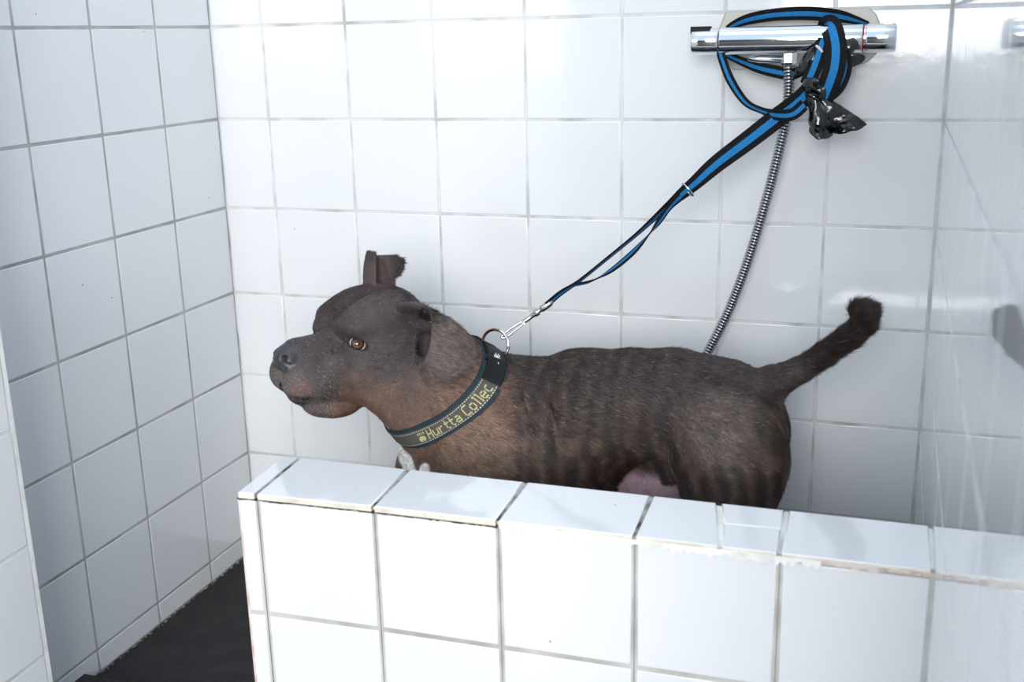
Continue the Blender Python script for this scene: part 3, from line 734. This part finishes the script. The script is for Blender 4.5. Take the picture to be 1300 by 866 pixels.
# paw print sign before the word
GLY['p']=["1010101","1010101","0000000","0111110","1111111","1111111","0110110"]
under(glyphs('p',a0-9.5*da,da*1.0,.0017,.0052).build('paw_sign',[M_yel],label='woven yellow paw print'),col)
aq=ang(614,478)
ak=.30 if aq<math.pi else 2*math.pi-.30
tb=(.12,aq+.06) if aq<math.pi else (aq-.06,2*math.pi-.12)
VF=band(-.0098,.0098,.0035,.0085,tb[0],tb[1],24,False);cm('buckle',VF,[M_blackpl],bev=.0012)
tm=(tb[0]+tb[1])/2;dt=(tb[1]-tb[0])
cm('buckle_loop',band(-.0112,.0112,.0035,.0095,tm-dt*.08,tm+dt*.04,6,False),[M_blackpl],bev=.001)
M_white=mat('white_print',lin(225,225,225),.6)
GLY['s']=["0011100","0100110","0111101","0011110","1101100","0110111","0011010"]
sg=1 if aq>math.pi else 1
under(glyphs('s',tb[1]-dt*.42 if aq<math.pi else tb[0]+dt*.42,-abs(dt)*.045*(1 if aq<math.pi else -1),.0011,.0090).build('printed_sign',[M_white],label='small white printed sign on the black buckle'),col)
# rest of the black webbing over the top of the neck
cm('top_webbing',band(-.0110,.0110,.0035,.0060,-.95,.35,40,False) if aq<math.pi else band(-.0110,.0110,.0035,.0060,-.35,.95,40,False),[M_blackweb])
# steel ring standing on the collar
M_chrome=mat('chrome',(.78,.79,.80,1),.10,1.0);M_copper=mat('worn_copper_ring',lin(168,112,84),.32,1.0)
noise_col(M_copper,lin(120,70,48),lin(196,150,122),60,.3,.7)
RC=W(629,437,-.262);rr_=18.5*((RC-CAM)@FW)/FPX
vdir=(RC-CAM);vdir/=np.linalg.norm(vdir);rn=vdir*.86+np.array([.5,0,.1]);rn/=np.linalg.norm(rn);ra_=np.cross(rn,[0,0,1]);ra_/=np.linalg.norm(ra_);rb_=np.cross(rn,ra_)
P=[RC+ra_*rr_*1.08*math.cos(t)+rb_*rr_*math.sin(t) for t in np.linspace(0,2*np.pi,65)]
mb=MB();mb.tube(P,.0021,12,cap=False);me=mesh_from(mb.V,mb.F,'ring')
o=link('ring',me,[M_chrome,M_copper],smooth=True)
for p in me.polygons:
    c_=np.array(me.vertices[p.vertices[0]].co);p.material_index=1 if PX(c_)[0]<634 else 0
o['label']='metal ring worn to copper on one side';under(o,col)
# ---------------- things on the back wall ----------------
def toC(P): d=CAM-np.asarray(P);return d/np.linalg.norm(d)
def ribbon(L,th=.0022,n=10,stripe=.36,edge=(0,1,0)):
    """flat lead webbing through (u,v,Y,width_mm,turn_deg) ; three lengthwise strips on each face"""
    L=np.array(L,float);C=np.array([W(*q[:3]) for q in L]);Q=catmull(np.hstack([C,L[:,3:5]]),n)
    P=Q[:,:3];wd=Q[:,3]*.001;an=np.radians(Q[:,4]);mb=MB();V=[]
    for i,p in enumerate(P):
        t=P[min(i+1,len(P)-1)]-P[max(i-1,0)];t/=np.linalg.norm(t);c=toC(p);c-=t*(c@t);c/=np.linalg.norm(c);s_=np.cross(t,c)
        nn=c*math.cos(an[i])+s_*math.sin(an[i]);ww=s_*math.cos(an[i])-c*math.sin(an[i]);h=wd[i]/2
        for k in (-1,-stripe,stripe,1): V.append(p+ww*h*k+nn*th*.5*(.6 if abs(k)==1 else 1))
        for k in (1,stripe,-stripe,-1): V.append(p+ww*h*k-nn*th*.5*(.6 if abs(k)==1 else 1))
    F=[];Mi=[];m=8;cols=(0,1,0,0,0,1,0,0)
    for i in range(len(P)-1):
        for k in range(m): F.append((i*m+k,i*m+(k+1)%m,(i+1)*m+(k+1)%m,(i+1)*m+k));Mi.append(cols[k])
    F+=[tuple(range(m))[::-1],tuple((len(P)-1)*m+k for k in range(m))];Mi+=[0,0]
    return V,F,Mi
M_blue=mat('blue_webbing',lin(8,122,186),.75);noise_col(M_blue,lin(4,104,166),lin(20,138,204),600,.3,.7,bump=.4,bscale=1000,bdist=.0005)
def radius(p,px): return px*((np.asarray(p)-CAM)@FW)/FPX
# mixer
BY=-.066
mx=empty('shower_mixer',tuple(W(1008,50,0)),label='chrome bar shower mixer on the tiled back wall, lead tied round it',category='shower mixer')
def mp(mb,name,mats,**k): return under(mb.build(name,mats,**k),mx)
A0,A1=W(879,52,BY),W(1138,47.5,BY);ax=(A1-A0)/np.linalg.norm(A1-A0);LT=np.linalg.norm(A1-A0)
A1=A0+np.array([1,0,0])*LT*1.0;ax=np.array([1.,0,0]);A0=np.array([A0[0],BY,.9175]);A1=np.array([A1[0],BY,.9175])
def at(t): return A0+(A1-A0)*t
R0=.0187
def lathe(mb,prof,m=0,seg=48): mb.tube([at(t) for t,_ in prof],[r for _,r in prof],seg,m,hint=(0,0,1))
mb=MB();lathe(mb,[(.143,R0*.90),(.145,R0*.99),(.149,R0),(.5,R0),(.838,R0),(.842,R0*.985),(.843,R0*.9)]);mp(mb,'body',[M_chrome],smooth=True,angle=40)
mb=MB();lathe(mb,[(0,R0*.80),(.002,R0*.93),(.008,R0*.97),(.132,R0*.97),(.138,R0*.93),(.139,R0*.7)]);hl=mp(mb,'handle',[M_chrome],smooth=True,angle=40)
mb=MB();c=at(.05);mb.box(c+[-.0150,-.011,R0*.55],c+[.0125,.007,R0*1.10]);o=mb.build('button',[M_blackpl],bevel=.001);o.parent=hl
mb=MB();lathe(mb,[(.858,R0*.7),(.859,R0*.98),(.863,R0*1.01),(.990,R0*1.01),(.998,R0*.96),(1,R0*.82)]);hr=mp(mb,'handle',[M_chrome],smooth=True,angle=40)
mb=MB();lathe(mb,[(.843,R0*.93),(.844,R0*.97),(.8475,R0*.97),(.848,R0*.93)]);M_red=mat('red_plastic',lin(190,30,36),.35);mp(mb,'red_ring',[M_red],smooth=True,angle=40)
mb=MB();lathe(mb,[(.849,R0*.93),(.850,R0*.96),(.857,R0*.96),(.858,R0*.93)]);mp(mb,'collar_ring',[M_chrome],smooth=True,angle=40)
c=at(.92);mb=MB();mb.box(c+[.004,-.004,R0*.9],c+[.0165,.005,R0*1.12]);o=mb.build('button',[M_chrome],bevel=.001);o.parent=hr
for t in (.22,.78):
    mb=MB();p=at(t);mb.tube([p,p+[0,.035,0],p+[0,.036,0],p+[0,.056,0]],[.013,.013,.017,.017],32,hint=(1,0,0));mp(mb,'wall_union',[M_chrome],smooth=True)
# cover plate on the wall
M_plate=mat('satin_cover_plate',lin(176,176,166),.40,.2)
pl=[(921,15),(1060,11),(1104,10.5),(1112,17),(1119,34),(1119,52),(1113,68),(1101,79),(1083,85),(1000,87),(930,88),(918,74),(911,58),(911,40)]
yP=-.010;F0=[W(u,v,yP) for u,v in pl];cen=sum(F0)/len(F0);V=[];
for k,y in ((1,-.0004),(1,yP+.0015),(.985,yP)): V+=[(cen[0]+(p[0]-cen[0])*k,y,cen[2]+(p[2]-cen[2])*k) for p in F0]
n_=len(pl);F=[tuple(range(2*n_,3*n_))]+[(s_*n_+k,s_*n_+(k+1)%n_,(s_+1)*n_+(k+1)%n_,(s_+1)*n_+k) for s_ in range(2) for k in range(n_)]
mb=MB();mb.add(V,F);mp(mb,'cover_plate',[M_plate])
# lower spout block and outlet nut
p=W(1001,70,-.060);mb=MB();mb.tube([W(950,74,-.05),W(965,74.5,-.055),W(1001,76,-.058)],[.004,.0065,.0065],20);mp(mb,'spout_block',[M_chrome],smooth=True)
z1=W(1001,83,-.06);mb=MB();mb.tube([z1+[0,0,.020],z1+[0,0,.017],z1+[0,0,.003],z1],[.009,.0115,.0115,.009],6,hint=(1,0,0));mp(mb,'outlet_nut',[M_chrome],bevel=.0008)
# hose
hp=catmull([W(1001,84,-.060),W(1001.5,112,-.058),W(998,150,-.054),W(986,205,-.048),W(969,268,-.042),W(950,330,-.038),W(926,393,-.036),W(898,448,-.042),W(868,500,-.052),W(842,565,-.060),(.66,-.066,.12),(.60,-.07,.03),(.50,-.075,.0095),(.36,-.09,.0095)],40)
d=np.r_[0,np.cumsum(np.linalg.norm(np.diff(hp,axis=0),axis=1))];PIT_=.0046;st_=np.arange(0,d[-1],PIT_/8)
hq=np.stack([np.interp(st_,d,hp[:,k]) for k in range(3)],1);ph=(st_/PIT_)%1
hr_=.0072+np.where(ph<.70,.0007*np.sin(np.pi*ph/.70)**.5,-.0024*np.sin(np.pi*(ph-.70)/.30))
mb=MB();mb.tube(hq,hr_,16,hint=(0,1,0));M_hose=mat('ribbed_steel',(.42,.42,.43,1),.24,1.0)
mb.build('shower_hose',[M_hose],smooth=True,angle=60,label='ribbed metal shower hose hanging from the mixer down behind the dog',category='hose')
# ---------------- lead ----------------
def yl_(u): return -.262+(u-629)/(1022-629)*(.262-.088)
lead=empty('dog_lead',tuple(W(872,243,yl_(872))),label='black and blue striped dog lead stretched from the collar ring up to the shower mixer',category='dog lead')
def lp(L,name,**k):
    V,F,Mi=ribbon(L,**k);mb=MB();mb.V=[tuple(v) for v in V];mb.F=F;mb.M=Mi;return under(mb.build(name,[M_blackweb,M_blue],smooth=True,angle=40),lead)
Y=yl_
lp([(694,387,Y(694),15,62),(712,372,Y(712),15,64),(735,357,Y(735),13,72),(770,329,Y(770),16,76),(810,296,Y(810),17,74),(848,261,Y(848),18,60),(866,246,Y(866),20,40),(884,231,Y(884),22,28),(910,208,Y(910),25,18),(950,178,Y(950),27,12),(985,151,Y(985),28,10),(1008,134,Y(1008),28,12),(1026,116,-.083,26,20),(1036,98,-.082,24,25)],'strap')
lp([(728,362,Y(728)-.002,11,70),(750,357,Y(750)-.004,13,80),(775,344,Y(775)-.008,14,112),(803,321,Y(803)-.010,15,116),(822,300,Y(822)-.009,15,96),(836,282,Y(836)-.007,15,64),(850,263,Y(850)-.004,14,58),(864,249,Y(864)-.002,16,45)],'handle_loop')
lp([(918,40,-.060,8,60),(930,32,-.052,13,42),(952,24,-.044,17,30),(985,18.5,-.040,18,24),(1025,17,-.040,19,22),(1062,20,-.044,18,26),(1085,25,-.048,13,35),(1103,30,-.054,7,50)],'strap')
lp([(913,62,-.070,12,35),(918,78,-.074,13,30),(928,103,-.080,14,35),(946,129,-.086,13,42),(966,140,-.098,12,48),(986,146,-.112,16,30),(1006,145,-.114,17,20),(1021,133,-.108,17,20)],'strap')
lp([(917,66,-.052,12,40),(935,75,-.050,13,40),(960,85,-.050,15,25),(985,91,-.055,17,15),(1006,94,-.062,16,15),(1024,86,-.072,14,25)],'strap')
lp([(1050,44,-.042,28,0),(1051,33.5,-.058,28,0),(1054,33,-.074,28,0),(1058,42,-.090,28,0),(1061,62,-.099,29,-4),(1059,86,-.102,29,-6),(1052,108,-.099,29,-8),(1044,128,-.092,27,-10)],'strap')
lp([(1046,48,-.089,16,30),(1042,60,-.092,20,20),(1037,76,-.094,22,15),(1031,92,-.093,22,15),(1024,108,-.090,20,20)],'strap')
lp([(1066,60,-.090,18,20),(1072,76,-.093,20,15),(1070,94,-.094,21,12),(1061,112,-.092,21,12),(1046,124,-.088,18,15),(1030,124,-.086,16,15)],'strap')
# keeper ring and snap hook
def oval(c,a,b,la,lb,r,seg=48):
    P=[c+a*la*math.cos(t)+b*lb*math.sin(t) for t in np.linspace(0,2*np.pi,seg+1)];mb=MB();mb.tube(P,r,10,cap=False);return mb
M_steel=mat('nickel',(.55,.55,.55,1),.20,1.0)
c=W(873,241,Y(873)-.003);a=RT*.75+UP*.66;b=RT*.66-UP*.75
under(oval(c,a*.3+toC(c)*.9,b,.006,.011,.0014).build('keeper_ring',[M_steel],smooth=True),lead)
h0,h1=W(699,384,Y(699)),W(641,426,Y(641));hd_=(h1-h0)/np.linalg.norm(h1-h0);hs=np.cross(hd_,toC(h0));hs/=np.linalg.norm(hs);HLn=np.linalg.norm(h1-h0)
def hp_(t,s_=0,o=0): return h0+hd_*HLn*t+hs*s_*.001+toC(h0)*o*.001
mb=MB();mb.tube([hp_(t) for t in (-.04,.0,.02,.20,.22,.26,.27,.34,.36,.50)],[.003,.0048,.0052,.0050,.0036,.0036,.0052,.0052,.0038,.0030],20);mb.tube([hp_(t) for t in (.40,.48,.60,.66)],[.003,.0036,.0030,.0018],16)
arc=[hp_(.44,0)]+[hp_(.58,1.6),hp_(.74,2.8),hp_(.90,3.2),hp_(1.02,2.2),hp_(1.07,0),hp_(1.03,-2.2),hp_(.94,-3.0),hp_(.88,-3.0)]
mb.tube(catmull(arc,8),.0019,12);mb.tube([hp_(.44,-.6),hp_(.60,-1.9),hp_(.90,-2.8)],.0015,12);mb.tube([hp_(.60,-2,1),hp_(.60,-2,3)],.0014,10)
under(mb.build('snap_hook',[M_steel],smooth=True,angle=50,label='shiny metal snap hook'),lead)
# ---------------- black plastic bag tied to the lead ----------------
M_bag=mat('glossy_black_plastic_film',lin(5,5,6),.14,Coat_Weight=.6,Coat_Roughness=.08)
bag=empty('plastic_bag',tuple(W(1050,140,-.09)),label='crumpled black plastic dog waste bag knotted into the lead under the mixer',category='plastic bag')
def crumple(rows,nu=18,nv=15,amp=.0052,seed=0,sc=62):
    R_=[[W(*q) for q in r] for r in rows];P=bez_sheet(R_,nu,nv);S=P.reshape(-1,3)
    N_=np.stack([vnoise(S,sc,seed+k)-.5 for k in range(3)],1)*2+np.stack([np.abs(vnoise(S,sc*2.3,seed+7+k)-.5) for k in range(3)],1)*1.6
    wv=np.linspace(.15,1,nu)[:,None].repeat(nv,1).ravel()[:,None]
    return (S+N_*amp*wv*np.array([.55,1.,.55])),[(i*nv+j,i*nv+j+1,(i+1)*nv+j+1,(i+1)*nv+j) for i in range(nu-1) for j in range(nv-1)]
def bagp(rows,name='film',**k):
    mb=MB();mb.add(*crumple(rows,**k));o=mb.build(name,[M_bag],smooth=True,angle=16);m=o.modifiers.new('thick','SOLIDIFY');m.thickness=.0006;return under(o,bag)
bagp([[(1030,124,-.088),(1040,122,-.10),(1050,124,-.088)],[(1034,145,-.090),(1054,140,-.112),(1070,136,-.090)],[(1052,172,-.085),(1080,172,-.110),(1100,157,-.085)]],seed=1)
bagp([[(1022,118,-.088),(1030,116,-.10),(1040,120,-.09)],[(1026,140,-.094),(1038,145,-.112),(1050,145,-.094)],[(1028,168,-.090),(1038,186,-.105),(1058,173,-.088)]],seed=5)
bagp([[(1064,56,-.090),(1066,68,-.098),(1064,84,-.086)],[(1080,45,-.092),(1082,62,-.102),(1076,74,-.088)],[(1086,50,-.086),(1097,58,-.092),(1080,70,-.084)]],seed=9,nu=18,nv=16,amp=.003)
bagp([[(1034,58,-.088),(1036,72,-.098),(1030,90,-.09)],[(1022,66,-.086),(1022,78,-.100),(1016,92,-.088)],[(1018,76,-.080),(1010,86,-.090),(1006,98,-.082)]],seed=13,nu=18,nv=16,amp=.003)
bagp([[(1020,100,-.09),(1034,96,-.103),(1046,104,-.098)],[(1018,112,-.094),(1032,116,-.110),(1048,118,-.100)],[(1026,126,-.092),(1036,130,-.104),(1048,130,-.094)]],name='knot',seed=17,amp=.004)
bagp([[(1072,70,-.078),(1084,66,-.080),(1096,70,-.074)],[(1070,80,-.080),(1084,78,-.084),(1100,74,-.074)],[(1074,88,-.076),(1086,84,-.078),(1094,80,-.072)]],seed=21,nu=14,nv=14,amp=.003)
mb=MB();mb.tube([W(1036,58,-.104),W(1040,61,-.106),W(1044,66,-.105)],[.0016,.0019,.0015],10);M_tie=mat('white_tie',lin(225,222,220),.5);under(mb.build('tie',[M_tie],smooth=True,label='small white tie end'),bag)
# ---------------- dark rubber mat by the entrance ----------------
m0=WZ(106,854.5,.018);m1=WZ(172,865.5,.018);dm=(m1-m0);dm/=np.linalg.norm(dm);m3=WZ(89,864,.018);dn=(m3-m0);dn/=np.linalg.norm(dn)
V=[];
for zz,k in ((.0,0),(.016,0),(.018,.002)):
    for p in (m0+dm*k+dn*k,m0+dm*(.36-k)+dn*k,m0+dm*(.36-k)+dn*(.11-k),m0+dm*k+dn*(.11-k)): V.append((p[0],p[1],zz))
M_rub=mat('black_rubber',lin(26,24,25),.6);noise_col(M_rub,lin(12,11,12),lin(32,29,29),60,.35,.7,bump=.6,bscale=150,bdist=.002)
me=mesh_from(V,[(3,2,1,0),(8,9,10,11)]+[(s_*4+k,s_*4+(k+1)%4,s_*4+4+(k+1)%4,s_*4+4+k) for s_ in (0,1) for k in range(4)],'mat')
bm=bmesh.new();bm.from_mesh(me);bmesh.ops.recalc_face_normals(bm,faces=bm.faces);bm.to_mesh(me);bm.free()
link('rubber_mat',me,[M_rub],label='corner of a black rubber mat on the dark floor by the left wall',category='mat')
